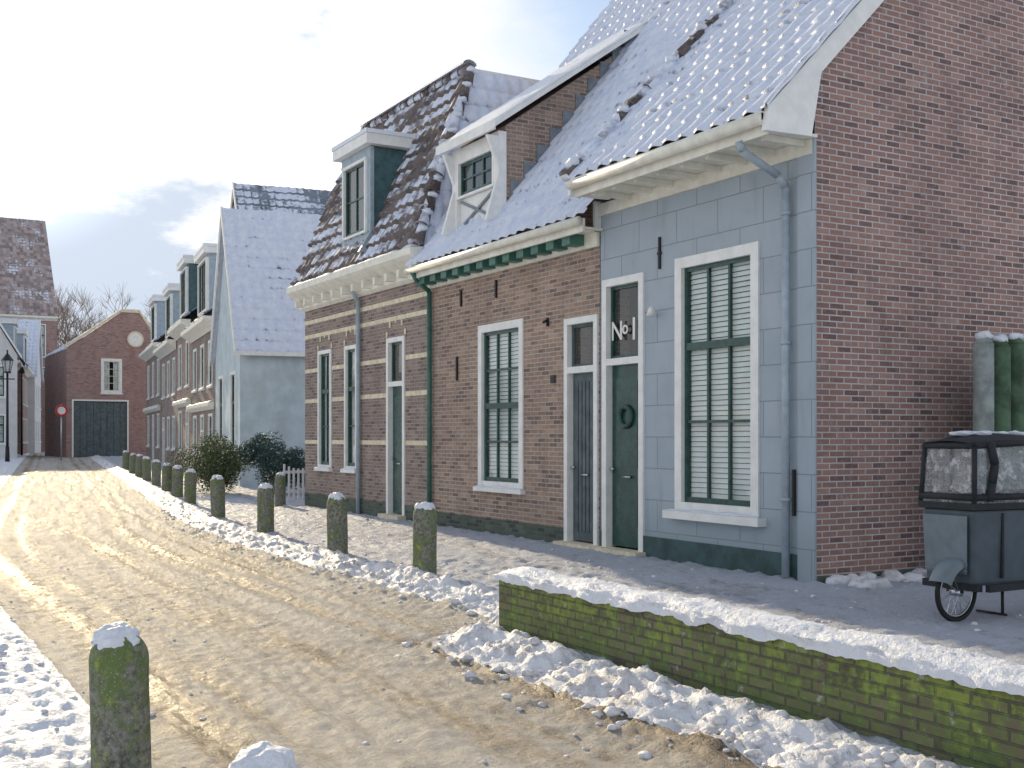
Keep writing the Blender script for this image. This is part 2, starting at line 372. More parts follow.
def door(H,a0,a1,z0,z1,ztr,fw=.1,d=0,col='green',wreath=False,vlines=False):
    W=H.p('door_frames','white'); S=H.p('doors',col); G=H.p('glass','glass'); R=H.p('rooms','room')
    W.box(a0,a0+fw,d-.03,d+.14,z0,z1); W.box(a1-fw,a1,d-.03,d+.14,z0,z1)
    W.box(a0+fw,a1-fw,d-.028,d+.14,z1-fw,z1); W.box(a0+fw,a1-fw,d-.026,d+.14,ztr,ztr+.09)
    x0,x1=a0+fw,a1-fw
    S.box(x0,x1,d+.075,d+.12,z0+.02,ztr)
    h=ztr-z0
    if vlines:
        n=6
        for k in range(n): S.box(x0+.05+(x1-x0-.1)*k/n,x0+.05+(x1-x0-.1)*(k+.75)/n,d+.06,d+.075,z0+.15,ztr-.12)
    else:
        for (p,q) in ((.10,.36),(.42,.93)):
            S.box(x0+.08,x1-.08,d+.062,d+.075,z0+h*p,z0+h*q)
            S.box(x0+.13,x1-.13,d+.052,d+.062,z0+h*p+.05,z0+h*q-.05)
    K=H.p('door_knobs','chrome',smooth=True); K.cyl((x1-.06,d+.01,z0+1.05),(x1-.06,d+.08,z0+1.05),.025,10)
    K.cyl(((x0+x1)/2-.09,d+.045,z0+.95),((x0+x1)/2+.09,d+.045,z0+.95),.018,6)
    S.box(x0,x0+.045,d+.05,d+.10,ztr+.09,z1-fw); S.box(x1-.045,x1,d+.05,d+.10,ztr+.09,z1-fw)
    S.box(x0+.045,x1-.045,d+.052,d+.10,ztr+.09,ztr+.13); S.box(x0+.045,x1-.045,d+.052,d+.10,z1-fw-.045,z1-fw)
    G.face([(x0,d+.085,ztr+.09),(x1,d+.085,ztr+.09),(x1,d+.085,z1-fw),(x0,d+.085,z1-fw)])
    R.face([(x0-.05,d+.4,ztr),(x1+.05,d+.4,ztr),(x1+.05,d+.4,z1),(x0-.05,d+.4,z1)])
    if wreath: H.p('wreath','leaf2',smooth=True).torus(((x0+x1)/2,d+.03,z0+1.75),(0,1,0),.13,.035,18,6)
    H.p('steps','stone').box(a0-.05,a1+.05,d-.18,d+.06,-.05,z0)
def roofpanel(mb,P0,A,B,la,lb,cl=None,cr=None,tw=.26,th=.36,amp=.040,step=.030,sn=.018):
    P0=Vector(P0); A=Vector(A).normalized(); B=Vector(B).normalized(); N=A.cross(B).normalized()
    if N.z<0: N=-N
    na=max(1,round(la/tw)); nb=max(1,round(lb/th)); pa=[0,.18,.36,.52,.68,.84]; pb=[0,.06,.45,.94]
    aa=[(i+p)*la/na for i in range(na) for p in pa]+[la]; bb=[(j+p)*lb/nb for j in range(nb) for p in pb]+[lb]
    P=[];UV=[]
    for b in bb:
        row=[];ur=[]; fb=(b*nb/lb)%1.0
        if b==lb: fb=.99
        for a in aa:
            a_=a
            if cl: a_=max(a_,cl(b/lb))
            if cr: a_=min(a_,cr(b/lb))
            fa=(a*na/la)
            h=amp*(.5+.5*math.cos(2*math.pi*fa))**.8
            h+=step*((1-fb) if fb>.03 else 0.0)
            p=P0+A*a_+B*b
            h+=sn*noise.noise(p*1.7)*1.6+sn*noise.noise(p*6)
            row.append(p+N*h); ur.append((fa,b*nb/lb))
        P.append(row);UV.append(ur)
    mb.grid(P,UV)
# ================================================================= GROUND
def tlist(t0,segs):
    r=[t0]
    for end,st in segs:
        while r[-1]<end-1e-6: r.append(min(end,r[-1]+st))
    return r
def redge(t): return 4.12+(5.2-4.12)*sst(7.7,8.8,t)+.10*noise.noise((0,t*.8,2))
LE=1.22
def gh(r,t):
    e=redge(t); z=rise(t)
    le=LE+.12*noise.noise((5,t*.9,2))
    road=sst(le-.15,le+.2,r)*(1-sst(e-.25,e+.02,r))
    z+=road*(.030*noise.noise((r*5,t*.5,3))+.018*turb(r,t,3.5,1)+.016*noise.noise((r*14,t*9,3)))
    k=max(0,turb(r,t,3.2,4)+.45)
    rough=.04*noise.noise((r*13,t*13,2))+.026*noise.noise((r*29,t*29,2))
    z+=math.exp(-((r-e+.08)/.34)**2)*(.03+.13*k+rough)
    z+=math.exp(-((r-e+.6)/.22)**2)*.05*max(0,turb(r,t,2.6,14)+.1+rough*4)
    pv=noise.noise((r*4.5,t*3.5,3))
    z+=sst(e-.08,e+.12,r)*(.07+.03*turb(r,t,2.5,7)+.035*noise.noise((r*8,t*8,3))-.03*max(0,pv-.1))
    L=1-sst(le-.25,le+.15,r)
    z+=L*(.055+.075*turb(r,t,2.6,11)+.035*noise.noise((r*11,t*11,8))+.018*noise.noise((r*25,t*25,8)))
    return z
def strip(name,mat,rfun,n,ts):
    mb=MB(name,mat,None,I,smooth=True); P=[];UV=[]
    for t in ts:
        r0,r1,pw=rfun(t); row=[];ur=[]
        for k in range(n+1):
            q=k/n; r=r0+(r1-r0)*(q**pw if pw>0 else 1-(1-q)**(-pw))
            row.append((r+off(t),t,gh(r,t))); ur.append((r,t))
        P.append(row);UV.append(ur)
    mb.grid(P,UV); return mb.done(merge=False)
ts=tlist(-3,[(2,.4),(13,.04),(20,.08),(34,.2),(80,.7),(150,3)])
BK=.36
strip('road','road',lambda t:(LE,redge(t)-BK,1),90,ts)
strip('snow_bank','snow_dirty',lambda t:(redge(t)-BK,redge(t)+.22,1),24,ts)
strip('pavement','pave',lambda t:(redge(t)+.22,16,1.6),130,ts)
strip('snowy_verge','snow_clump',lambda t:(-14,LE,-2.4),130,ts)
g=MB('ground','snow',None,I)
xs=[-1500,-300,-80,-20,0,20,80,300,1500]; ys=[-1500,-100,0,25,40,74,120,400,2500]
g.grid([[(x,y,rise(y)-.08) for x in xs] for y in ys]); g.done()
cl=MB('snow_clumps','snow_dirty',None,I,smooth=True)
bm0=bmesh.new(); bmesh.ops.create_icosphere(bm0,subdivisions=2,radius=1); icv=[v.co.copy() for v in bm0.verts]; icf=[tuple(v.index for v in f.verts) for f in bm0.faces]; bm0.free()
def lump(mb,c,r,sq=.6,seed=0):
    i0=len(mb.v)
    for v in icv:
        k=1+.55*noise.noise(v*1.6+Vector((seed,seed*.7,0)))+.3*noise.noise(v*3.6+Vector((seed,seed*.7,4)))
        mb.v.append((c[0]+v.x*r*k,c[1]+v.y*r*k,c[2]+v.z*r*k*sq))
    for f in icf: mb.f.append(tuple(i0+k for k in f)); mb.uv+=[(0,0)]*3
for k in range(1700):
    t=3+random.random()**1.8*24; side=random.random()
    if side<.52: r=redge(t)+random.gauss(-.18,.22); s=random.choice([.008,.012,.016,.022,.032])
    elif side<.66: r=random.uniform(-.8,1.3); s=random.choice([.01,.015,.025])
    elif side<.82: r=random.uniform(5.3,8.7); s=random.uniform(.006,.022)
    else: r=random.uniform(1.2,4.2); s=random.uniform(.004,.013)
    if t<7.95 and 4.4<r<4.75: continue
    lump(cl,(r+off(t),t,gh(r,t)+s*.1),s*random.uniform(.8,1.6),.6,k*1.37)
for k in range(40):
    u=random.uniform(8.9,11.6); t=random.uniform(8.3,8.88); lump(cl,(u,t,.08),random.uniform(.03,.13),.6,k*2.1)
cl.done(merge=False)
# ================================================================= LOW WALL
H=House('low_brick_wall',I)
w=H.p('bricks','brick_low'); w.box(4.43,4.71,-3,7.9,-.1,.50)
sc=H.p('snow_on_wall','snow_clump',smooth=True); P=[]
for t in tlist(-3,[(2,.3),(7.96,.035)]):
    row=[]
    endf=math.sqrt(max(0.0,1-sst(7.75,7.97,t)**2))*.97+.03
    hh=(.075+.055*turb(0,t,1.1,3))*endf; ww=(.165+.035*noise.noise((t*2.3,0,1)))
    for k in range(21):
        a=math.pi*k/20; lr=.032*turb(k*.28,t,4.0,6)+.016*noise.noise((k*.8,t*22,6))
        x=4.57-math.cos(a)*(ww+lr*1.1); z=.497+(math.sin(a)**.7)*(hh+lr)
        if k in (0,20): z=.475+.04*noise.noise((t*5,k,2))+.015*noise.noise((t*20,k,2))
        row.append((x,t,z))
    P.append(row)
sc.grid(P); 
H.done()
# ================================================================= HOUSE 1
T1=mkT((D,0),(0,1),(1,0))
H=House('stucco_corner_house',T1)
A0,A1=8.96,12.97
ops=[(9.81,11.32,.70,3.80),(11.97,12.90,.02,3.72)]
wall(H.p('facade','stucco'),A0,A1,-.1,4.78,ops)
H.p('plinth','plinth_paint').box(A0-.012,11.97,-.022,.0,-.1,.33)
H.p('plinth','plinth_paint').box(12.90,A1,-.022,.0,-.1,.33)
gb=H.p('gable_wall','brick_gable')
gb.face([(A0,0,-.1),(A0,7.5,-.1),(A0,7.5,5.5),(A0,3.75,9.25),(A0,0,5.5)])
gb.face([(A0,7.5,-.1),(A1,7.5,-.1),(A1,7.5,5.5),(A0,7.5,5.5)])
H.p('corner_pilaster','stucco').box(A0-.03,A0+.22,-.035,-.002,-.1,4.78)
H.p('gable_plinth','plinth').box(A0-.03,A0-.001,.0,7.5,-.1,.12)
window(H,9.81,11.32,.70,3.80,.13,3,3,'slats',thick=2,mw=.034,sill=False)
H.p('sills','white').box(9.70,11.43,-.13,.0,.60,.698); ledge(H,9.71,11.42,-.128,-.028,.699,.035,2)
door(H,11.97,12.90,.12,3.72,2.56,.10,wreath=True)
E=H.p('eave','cream'); e0=8.90; e1=12.50
E.box(e0,e1,-.73,-.70,4.70,4.92); E.box(e0,e1,-.70,-.02,4.76,4.79)
E.box(e0,e1,-.80,-.732,4.84,4.93)
for k in range(8): 
    a=9.05+k*.45; E.box(a,a+.06,-.62,-.052,4.69,4.758)
E.box(A0,A1,-.05,-.003,4.60,4.757)
V=H.p('bargeboard','white')
for (a0,a1) in ((8.84,8.90),(12.50,12.56)):
    V.prism([(-.80,4.72),(-.76,4.97),(3.75,9.47),(3.75,9.20),(-.02,5.43),(-.16,4.74)],a0,a1)
    V.prism([(8.24,4.70),(8.24,4.90),(3.752,9.45),(3.752,9.10),(7.4,5.46)],a0,a1)
V.box(A1-.01,A1+.04,-.1,.02,4.4,4.8)
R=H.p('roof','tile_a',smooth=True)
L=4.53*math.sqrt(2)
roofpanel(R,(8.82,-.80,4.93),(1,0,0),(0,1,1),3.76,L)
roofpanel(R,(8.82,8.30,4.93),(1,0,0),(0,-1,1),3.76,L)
vs=H.p('verge_snow','snow',smooth=True)
P=[]
for k in range(110):
    q=k/109; d=-.80+q*4.5; z=4.95+q*4.5; row=[]
    for j in range(7):
        a=math.pi*j/6; rr=.05+.02*noise.noise((d*5,j*.4,0)); row.append((8.86-math.cos(a)*.055,d,z+math.sin(a)*rr+.022*abs(math.sin(q*41))))
    P.append(row)
vs.grid(P)
vt=H.p('verge_tiles','tile_c',smooth=True); vsn=H.p('verge_tile_snow','snow',smooth=True)
q0=Vector((12.60,-.82,4.98)); q1=Vector((12.60,3.7,9.5)); n=17
for k in range(n):
    vt.cyl(q0.lerp(q1,k/n),q0.lerp(q1,(k+1.1)/n),.095,8,.07)
    if k%3!=1: lump(vsn,tuple(q0.lerp(q1,(k+.5)/n)+Vector((-.03,-.02,.06))),.085,.6,k*1.7)
pp=H.p('downpipe','pipe',smooth=True)
pa=9.36
pp.tube([(pa-.05,-.74,4.72),(pa-.05,-.70,4.62),(pa-.05,-.2,4.42),(pa-.05,-.08,4.30),(pa-.05,-.08,.02)],.045,12)
for z in (.9,2.6,4.0): pp.cyl((pa-.05,-.08,z),(pa-.05,-.08,z+.04),.058,12)
gt=H.p('gutter','cream',smooth=True); gt.cyl((e0,-.80,4.85),(e1,-.80,4.85),.065,12)
an=H.p('wall_anchors','black')
an.box(11.62,11.65,-.03,-.002,3.72,4.12); an.box(11.60,11.67,-.032,-.004,3.9,3.93)
an.box(9.20,9.23,-.07,-.036,.75,1.25)
lm=H.p('wall_lamp','white',smooth=True); lm.cyl((11.70,-.02,3.13),(11.62,-.16,3.22),.02,8); lm.cyl((11.62,-.16,3.24),(11.62,-.17,3.12),.02,12,.055)
H.done()
def text(s,size,loc,parent,mat,rot=(math.radians(90),0,math.radians(-90))):
    c=bpy.data.curves.new('lettering','FONT'); c.body=s; c.size=size; c.extrude=.003; c.offset=.003; c.materials.append(M[mat])
    o=bpy.data.objects.new('lettering',c); bpy.context.collection.objects.link(o); o.location=loc; o.rotation_euler=rot; o.parent=parent
    return o
text('N',.36,(D+.045,12.79,2.90),H.e,'white'); text('o',.25,(D+.045,12.53,2.97),H.e,'white'); text('1',.42,(D+.045,12.37,2.88),H.e,'white')
# ================================================================= HOUSE 2
H=House('brick_cottage',T1)
B0,B1=12.99,18.28
ops=[(13.02,13.86,.02,3.28),(15.03,16.46,.80,3.40)]
wall(H.p('facade','brick_h2'),B0,B1,-.1,4.35,ops)
H.p('plinth','plinth').box(13.86,B1,-.012,-.001,-.1,.30)
window(H,15.03,16.46,.80,3.40,.12,3,4,'slats',thick=2,mw=.03)
door(H,13.02,13.86,.12,3.28,2.50,.09,col='wood',vlines=True)
E=H.p('eave','cream')
E.box(12.9,18.38,-.34,-.30,4.36,4.54); E.box(12.9,18.38,-.30,-.01,4.40,4.43); E.box(B0,B1,-.05,-.003,4.20,4.398)
gt=H.p('gutter','cream',smooth=True); gt.cyl((12.9,-.40,4.50),(18.4,-.40,4.50),.06,12)
G2=H.p('eave_brackets','green2')
k=13.3
while k<18.2:
    G2.box(k,k+.20,-.29,-.052,4.25,4.398); k+=.42
roofs=H.p('roof','tile_b',smooth=True)
dl=5.0; roofpanel(roofs,(12.64,-.40,4.57),(1,0,0),(0,1,1.25),5.74,dl*math.sqrt(1+1.25**2))
roofs2=H.p('roof_back','tile_b',smooth=True); roofpanel(roofs2,(12.64,9.6,4.57),(1,0,0),(0,-1,1.25),5.74,dl*math.sqrt(1+1.25**2))
pw=H.p('party_wall','brick_h2'); pw.prism([(0.01,0),(0.01,4.9),(4.55,10.55),(9.2,4.9),(9.2,0)],B0+.001,B0+.1)
pw.prism([(0.02,0.1),(0.02,4.9),(4.55,10.55),(9.2,4.9),(9.2,0.1)],B1-.1,B1-.01)
# dormer
db=H.p('dormer_cheeks','brick_h2'); da,dz=15.80,17.35
db.prism([(.12,4.9),(.12,6.52),(2.85,8.44),(2.85,7.5)],da,dz)
sf=H.p('stepped_flashing','lead')
for k in range(10):
    d=.2+k*.245; z=5.05+1.25*d+.02
    sf.box(da-.022,da-.002,d,d+.26,z-.05,z+.36)
dr=H.p('dormer_roof','snow',smooth=True)
P=[]
for i in range(40):
    q=i/39; d=-.22+q*3.2; row=[]
    for j in range(20):
        a=da-.28+(dz-da+.56)*j/19; e=math.sin(math.pi*j/19)**.3
        row.append((a,d,6.60+.70*(d)+ (.05+.06*e)*min(1,q*8+.3)+.05*turb(a,d,2,3)))
    P.append(row)
dr.grid(P)
W=H.p('dormer_trim','white')
def dt(z0,z1,dA,dB): return [(dA,z0+.70*(dA+.22)),(dA,z1+.70*(dA+.22)),(dB,z1+.70*(dB+.22)),(dB,z0+.70*(dB+.22))]
W.prism(dt(6.40,6.53,-.22,2.9),da-.26,da-.20)
W.prism(dt(6.40,6.53,-.22,2.9),dz+.20,dz+.26)
W.box(da-.199,dz+.199,-.22,-.17,6.38,6.53)
W.prism(dt(6.41,6.43,-.16,2.8),da-.198,dz+.198)
W.box(da-.03,da+.14,-.02,.118,4.95,6.42); W.box(dz-.14,dz+.03,-.02,.118,4.95,6.42)
W.box(da+.141,dz-.141,-.018,.118,6.22,6.42); W.box(da+.141,dz-.141,.05,.118,5.0,5.58)
for s_ in (0,1):
    x0,x1=(da+.2,dz-.2) if s_==0 else (dz-.2,da+.2)
    H.p('dormer_x_panel','lead').cyl((x0,.03,5.10),(x1,.03,5.54),.028,4)
for (p0,p1) in ((da-.02,da+.05),(dz-.05,dz+.02)):
    W.prism([(-.24,5.0),(-.021,5.0),(-.021,5.75)],p0,p1); W.prism([(-.22,6.34),(-.021,6.34),(-.021,5.85)],p0,p1)
window(H,da+.142,dz-.142,5.585,6.218,.05,3,2,'none',d=.0,sill=False,room=False)
ledge(H,da+.0,dz,-.05,.04,5.0,.05,1)
pp=H.p('downpipe','green2',smooth=True); pp.tube([(18.17,-.40,4.46),(18.17,-.30,4.3),(18.17,-.07,4.15),(18.17,-.07,.02)],.042,10)
an=H.p('wall_anchors','black')
for a,z0,z1 in ((14.3,3.22,3.34),(17.2,2.55,2.95),(17.05,3.78,4.05),(15.85,3.80,4.08)):
    an.box(a,a+.035,-.035,-.001,z0,z1)
an.cyl((14.35,-.03,3.3),(14.2,-.16,3.26),.02,8)
H.p('number_plate','black').box(14.12,14.24,-.02,-.001,2.38,2.5)
H.done()
# ================================================================= HOUSE 3
H=House('banded_brick_house',T1)
C0,C1=18.30,24.70
ops=[(19.32,20.14,.02,3.47),(21.62,22.30,.94,3.47),(23.05,23.85,.94,3.47)]
wall(H.p('facade','brick_h3'),C0,C1,-.1,4.62,ops)
H.p('plinth','plinth').box(C0,19.32,-.012,-.001,-.1,.35); H.p('plinth','plinth').box(20.14,C1,-.012,-.001,-.1,.35)
sw=H.p('side_walls','brick_h3')
sw.face([(C1,0,-.1),(C1,7,-.1),(C1,7,5),(C1,1.5,8.5),(C1,0,5)]); sw.face([(C0,0,-.1),(C0,7,-.1),(C0,7,5),(C0,0,5)])
bd=H.p('stone_bands','stone')
for z in (1.45,2.35,3.02,3.78,4.1):
    segs=[(C0,19.30),(20.16,21.60),(22.32,23.03),(23.87,C1)] if z<3.4 else [(C0,C1)]
    for a,b in segs: bd.box(a,b,-.008,-.001,z,z+.085)
for a0,a1 in ((19.32,20.14),(21.62,22.30),(23.05,23.85)):
    n=9; c=(a0+a1)/2; R0=(a1-a0)/2+.02
    for k in range(0,n,2):
        th=math.pi*(k+.5)/n
        x=c+math.cos(th)*R0*.98; z=3.49+math.sin(th)*.30
        bd.box(x-.035,x+.035,-.014,-.009,z-.055,z+.055)
window(H,21.62,22.30,.94,3.47,.08,1,3,'curtain',thick=2)
window(H,23.05,23.85,.94,3.47,.08,2,3,'curtain',thick=2)
door(H,19.32,20.14,.15,3.47,2.55,.09)
E=H.p('cornice','cream')
E.prism([(-.40,4.92),(-.40,4.80),(-.33,4.74),(-.20,4.66),(-.10,4.60),(-.10,4.46),(-.02,4.40),(-.02,4.95)],C0-.05,C1+.1)
k=C0+.15
while k<C1: E.box(k,k+.10,-.28,-.101,4.48,4.62); k+=.55
ledge(H,C0-.05,C1+.1,-.40,-.12,4.922,.08,3)
R=H.p('roof','tile_c',smooth=True)
ln=math.sqrt(1.6**2+3.6**2)
roofpanel(R,(C0,-.25,4.96),(1,0,0),(0,1.6,3.6),6.45,ln,cl=lambda q:1.05*q,amp=.05,step=.05,tw=.3,th=.34)
R2=H.p('roof_side','tile_b',smooth=True)
l2=math.sqrt(1.05**2+3.6**2)
roofpanel(R2,(C0,-.25,4.96),(0,1,0),(1.05,0,3.6),6.0,l2,cl=lambda q:1.6*q)
H.p('roof_top','snow').box(C0+1.04,C1+.05,1.33,5.8,8.4,8.62)
hr=H.p('hip_ridge_tiles','tile_c',smooth=True)
p0=Vector((C0,-.27,5.0)); p1=Vector((C0+1.05,1.35,8.60)); n=11
for k in range(n):
    hr.cyl(p0.lerp(p1,k/n),p0.lerp(p1,(k+1.12)/n),.15,12,.10)
for k in range(16):
    a=C0+1.05+k*.335; hr.cyl((a,1.35,8.62),(a+.36,1.35,8.62),.10,8,.08)
hs=H.p('hip_snow','snow',smooth=True)
for k in range(n): lump(hs,tuple(p0.lerp(p1,(k+.6)/n)+Vector((-.07,.03,.07))),.10,.6,k*1.9)
P=[]
for i in range(90):
    a=C0+1.0+i*5.45/89; row=[]
    for j in range(7):
        q=math.pi*j/6; row.append((a,1.33-math.cos(q)*.15,8.66+math.sin(q)*(.10+.03*noise.noise((a*3,j,0)))))
    P.append(row)
hs.grid(P)
H.p('verge','white').prism([(-.35,4.9),(-.25,5.05),(1.33,8.62),(1.5,8.62),(-.1,4.9)],C1+.02,C1+.08)
d0,d1=20.85,22.3
td=H.p('dormer_cheek','teal'); td.box(d0,d1,.02,1.6,5.2,7.28)
tf=H.p('dormer_boards','white'); tf.box(d0-.18,d1+.18,-.2,1.7,7.30,7.50)
H.p('dormer_roof_snow','snow').box(d0-.2,d1+.2,-.22,1.72,7.502,7.58)
tg=H.p('dormer_front','dormer_grey'); tg.box(d0-.03,d0+.12,-.06,.018,5.3,7.29); tg.box(d1-.12,d1+.03,-.06,.018,5.3,7.29); tg.box(d0+.12,d1-.12,-.058,.018,5.3,5.62); tg.box(d0+.12,d1-.12,-.058,.018,7.1,7.29)
tg.prism([(-.3,5.2),(-.06,5.2),(-.06,5.6)],d0-.03,d0+.05)
window(H,d0+.12,d1-.12,5.62,7.1,.06,2,2,'none',d=-.085,sill=False,room=False,frame='dormer_grey')
pp=H.p('downpipe','pipe',smooth=True); pp.tube([(21.42,-.2,4.5),(21.42,-.07,4.3),(21.42,-.07,.02)],.045,10)
H.done()
# ================================================================= generic houses
def row_house(name,T,w,dep,eave,ridge,bm,rm,storeys=2,cols=2,gable=False,dormer=False,doorcol=None,base=-.4,cornice='cream',chim=False,shade='green',band=False,dcol='dormer_grey'):
    H=House(name,T)
    ops=[]; wp=[]
    cw=w/cols; sh=(eave-.35)/storeys
    for s_ in range(storeys):
        for c in range(cols):
            ca=cw*(c+.5); ww=min(1.05,cw*.55)
            z0=s_*sh+(.85 if s_==0 else .7); z1=s_*sh+sh-.25
            if s_==0 and doorcol is not None and c==doorcol: ops.append((ca-.5,ca+.5,.02,min(z1,2.9))); wp.append('d')
            else: ops.append((ca-ww/2,ca+ww/2,z0,z1)); wp.append('w')
    F=H.p('facade',bm)
    wall(F,0,w,base,eave,ops)
    for o,k in zip(ops,wp):
        if k=='w': window(H,*o,.10,2,3,'curtain',sash=shade,thick=2)
        else: door(H,o[0],o[1],.1,o[3],o[3]-.65,.09)
    if band:
        H.p('string_course',cornice).prism([(-.22,sh+.12),(-.22,sh),(-.03,sh-.12),(-.03,sh+.12)],.02,w-.02)
        ledge(H,.02,w-.02,-.22,-.03,sh+.121,.06,w)
    S=H.p('side_walls',bm)
    if not gable:
        m=dep/2
        for a in (0,w): S.face([(a,0,base),(a,dep,base),(a,dep,eave),(a,m,ridge-.1),(a,0,eave)])
        S.face([(0,dep,base),(w,dep,base),(w,dep,eave),(0,dep,eave)])
        E=H.p('cornice',cornice); E.prism([(-.42,eave+.12),(-.42,eave-.04),(-.15,eave-.2),(-.03,eave-.3),(-.03,eave+.12)],-.02,w+.02)
        R=H.p('roof',rm,smooth=True); sl=Vector((0,m+.3,ridge-eave-.12)); roofpanel(R,(-.05,-.36,eave+.13),(1,0,0),sl,w+.1,sl.length,tw=.3,th=.4)
        sl=Vector((0,-m-.3,ridge-eave-.12)); roofpanel(R,(-.05,dep+.33,eave+.13),(1,0,0),sl,w+.1,sl.length,tw=.3,th=.4)
    else:
        m=w/2
        F.face([(0,0,eave),(w,0,eave),(m,0,ridge-.1)])
        S.face([(0,dep,base),(w,dep,base),(w,dep,eave),(m,dep,ridge-.1),(0,dep,eave)])
        for a in (0,w): S.face([(a,0,base),(a,dep,base),(a,dep,eave),(a,0,eave)])
        R=H.p('roof',rm,smooth=True)
        sl=Vector((m+.22,0,ridge-eave+.15)); roofpanel(R,(-.2,-.15,eave-.1),(0,1,0),sl,dep+.3,sl.length,tw=.3,th=.4)
        sl=Vector((-m-.22,0,ridge-eave+.15)); roofpanel(R,(w+.2,-.15,eave-.1),(0,1,0),sl,dep+.3,sl.length,tw=.3,th=.4)
        Vb=H.p('bargeboards','white')
        Vb.prism([(-.22,eave-.22),(-.22,eave-.06),(m,ridge+.10),(m,ridge-.14)],-.2,-.14,axis=1)
        Vb.prism([(w+.22,eave-.22),(w+.22,eave-.06),(m+.002,ridge+.10),(m+.002,ridge-.14)],-.2,-.14,axis=1)
        Vb.box(-.26,-.201,-.15,dep+.1,eave-.2,eave-.08)
    if dormer:
        dw=min(2.6,w*.42); c=w*.42; z0=eave+.2; z1=min(eave+2.5,ridge-.5)
        H.p('dormer',dcol).box(c-dw/2,c+dw/2,.02,dep*.4,z0,z1)
        H.p('dormer_boards','white').box(c-dw/2-.15,c+dw/2+.15,-.2,dep*.42,z1,z1+.22)
        H.p('dormer_snow','snow').box(c-dw/2-.17,c+dw/2+.17,-.22,dep*.42,z1+.222,z1+.32)
        window(H,c-dw/2+.1,c+dw/2-.1,z0+.3,z1-.12,.07,3,2,'none',d=-.08,sill=False,room=False)
    if chim:
        H.p('chimney',bm).box(w*.25,w*.25+.6,dep*.5-.3,dep*.5+.3,ridge-.6,ridge+.9)
        H.p('chimney_snow','snow').box(w*.25-.03,w*.25+.63,dep*.5-.33,dep*.5+.33,ridge+.902,ridge+.98)
    H.done(); return H
an8=math.radians(8); ad=(math.sin(an8),math.cos(an8)); dd=(math.cos(an8),-math.sin(an8))
def rowT(a): o=(10.0+ad[0]*a,33.5+ad[1]*a); return mkT(o,ad,dd,rise(o[1]))
row_house('pale_gabled_house',rowT(0),5.4,8.5,4.15,8.75,'stucco_lt','tile_b',1,2,gable=True)
row_house('brick_terrace_house',rowT(5.5),6.9,9,5.5,9.3,'brick_far','tile_e',2,3,dormer=True,doorcol=1,band=True)
row_house('tall_rear_house',mkT((12.6,40.8),ad,dd,.1),6.6,9,6.6,11.3,'brick_far','tile_d',2,2,gable=True)
row_house('brick_terrace_house',rowT(12.45),5.6,9,6.0,9.8,'brick_h2','tile_e',2,2,dormer=True,doorcol=0,chim=True,band=True,dcol='teal')
row_house('brick_terrace_house',rowT(18.1),7.5,9,5.6,9.2,'brick_h3','tile_e',2,3,dormer=True,doorcol=2)
row_house('brick_terrace_house',rowT(25.7),9.5,9,6.0,9.6,'brick_far','tile_e',2,3,doorcol=1,dormer=True,band=True)
# garage at end of the street
H=House('brick_warehouse',mkT((11.4,74),(1,0),(0,1),.35))
w=5.3
wall(H.p('front','brick_red'),0,w,-.1,6.6,[(.4,3.55,.0,3.45),(2.0,3.25,3.95,6.1)])
H.p('front','brick_red').face([(0,0,6.6),(w,0,6.6),(w,0,7.4),(4.3,0,9.0),(3.2,0,9.0)])
H.p('sides','brick_red').face([(0,0,-.1),(0,9,-.1),(0,9,6.6),(0,0,6.6)]); H.p('sides','brick_red').face([(w,0,-.1),(w,9,-.1),(w,9,7.4),(w,0,7.4)])
dm=H.p('garage_doors','wood')
for k in range(8): dm.box(.4+k*.394,.4+k*.394+.375,.06,.1,.02,3.4)
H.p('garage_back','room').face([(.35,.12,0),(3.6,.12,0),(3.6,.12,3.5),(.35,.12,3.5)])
H.p('door_frame','white').box(.3,.4,-.03,.1,0,3.55); H.p('door_frame','white').box(3.55,3.65,-.03,.1,0,3.55); H.p('door_frame','white').box(.4,3.55,-.028,.1,3.45,3.55)
window(H,2.0,3.25,3.95,6.1,.16,3,4,'curtain',frame='white',sash='cream')
cap=H.p('coping','stone')
cap.prism([(-.1,6.6),(-.1,6.8),(3.2,9.2),(4.3,9.2),(5.4,7.6),(5.4,7.4),(4.3,9.0),(3.2,9.0)],-.08,.2,axis=1)
rf=H.p('roof','tile_b',smooth=True)
sl=Vector((3.7,0,2.5)); roofpanel(rf,(-.05,.2,6.6),(0,1,0),sl,9,sl.length); sl=Vector((-1.7,0,1.7)); roofpanel(rf,(5.35,.2,7.4),(0,1,0),sl,9,sl.length)
rp=H.p('round_plaque','white'); rp.cyl((4.05,-.06,7.35),(4.05,-.005,7.35),.46,24)
H.p('plaque_rim','stone',smooth=True).torus((4.05,-.06,7.35),(0,1,0),.46,.05,24,6)
H.done()
def leftT(x,y,dirx,diry):
    l=math.hypot(dirx,diry); a=(dirx/l,diry/l); return mkT((x,y),a,(-a[1],a[0]),.35)
XT=lambda x,y:mkT((x,y),(1,0),(0,1),.35)
row_house('white_gabled_house',XT(3.9,72),4.5,6,6.0,9.9,'stucco_w','tile_a',2,2,gable=True)
row_house('white_terrace_house',leftT(8.9,78.5,.15,1),6,5,6.0,9.3,'stucco_w','tile_e',2,3,dormer=True)
row_house('brick_terrace_house',leftT(10.2,85,.17,1),8,6,6.0,9.8,'brick_red','tile_e',2,3,dormer=True)
row_house('brick_terrace_house',leftT(12.2,94,.19,1),8,6,6.0,10.5,'stucco_w','tile_a',2,3,gable=True)
row_house('brick_terrace_house',leftT(14.4,103,.2,1),9,8,6.0,10.0,'brick_red','tile_a',2,3)
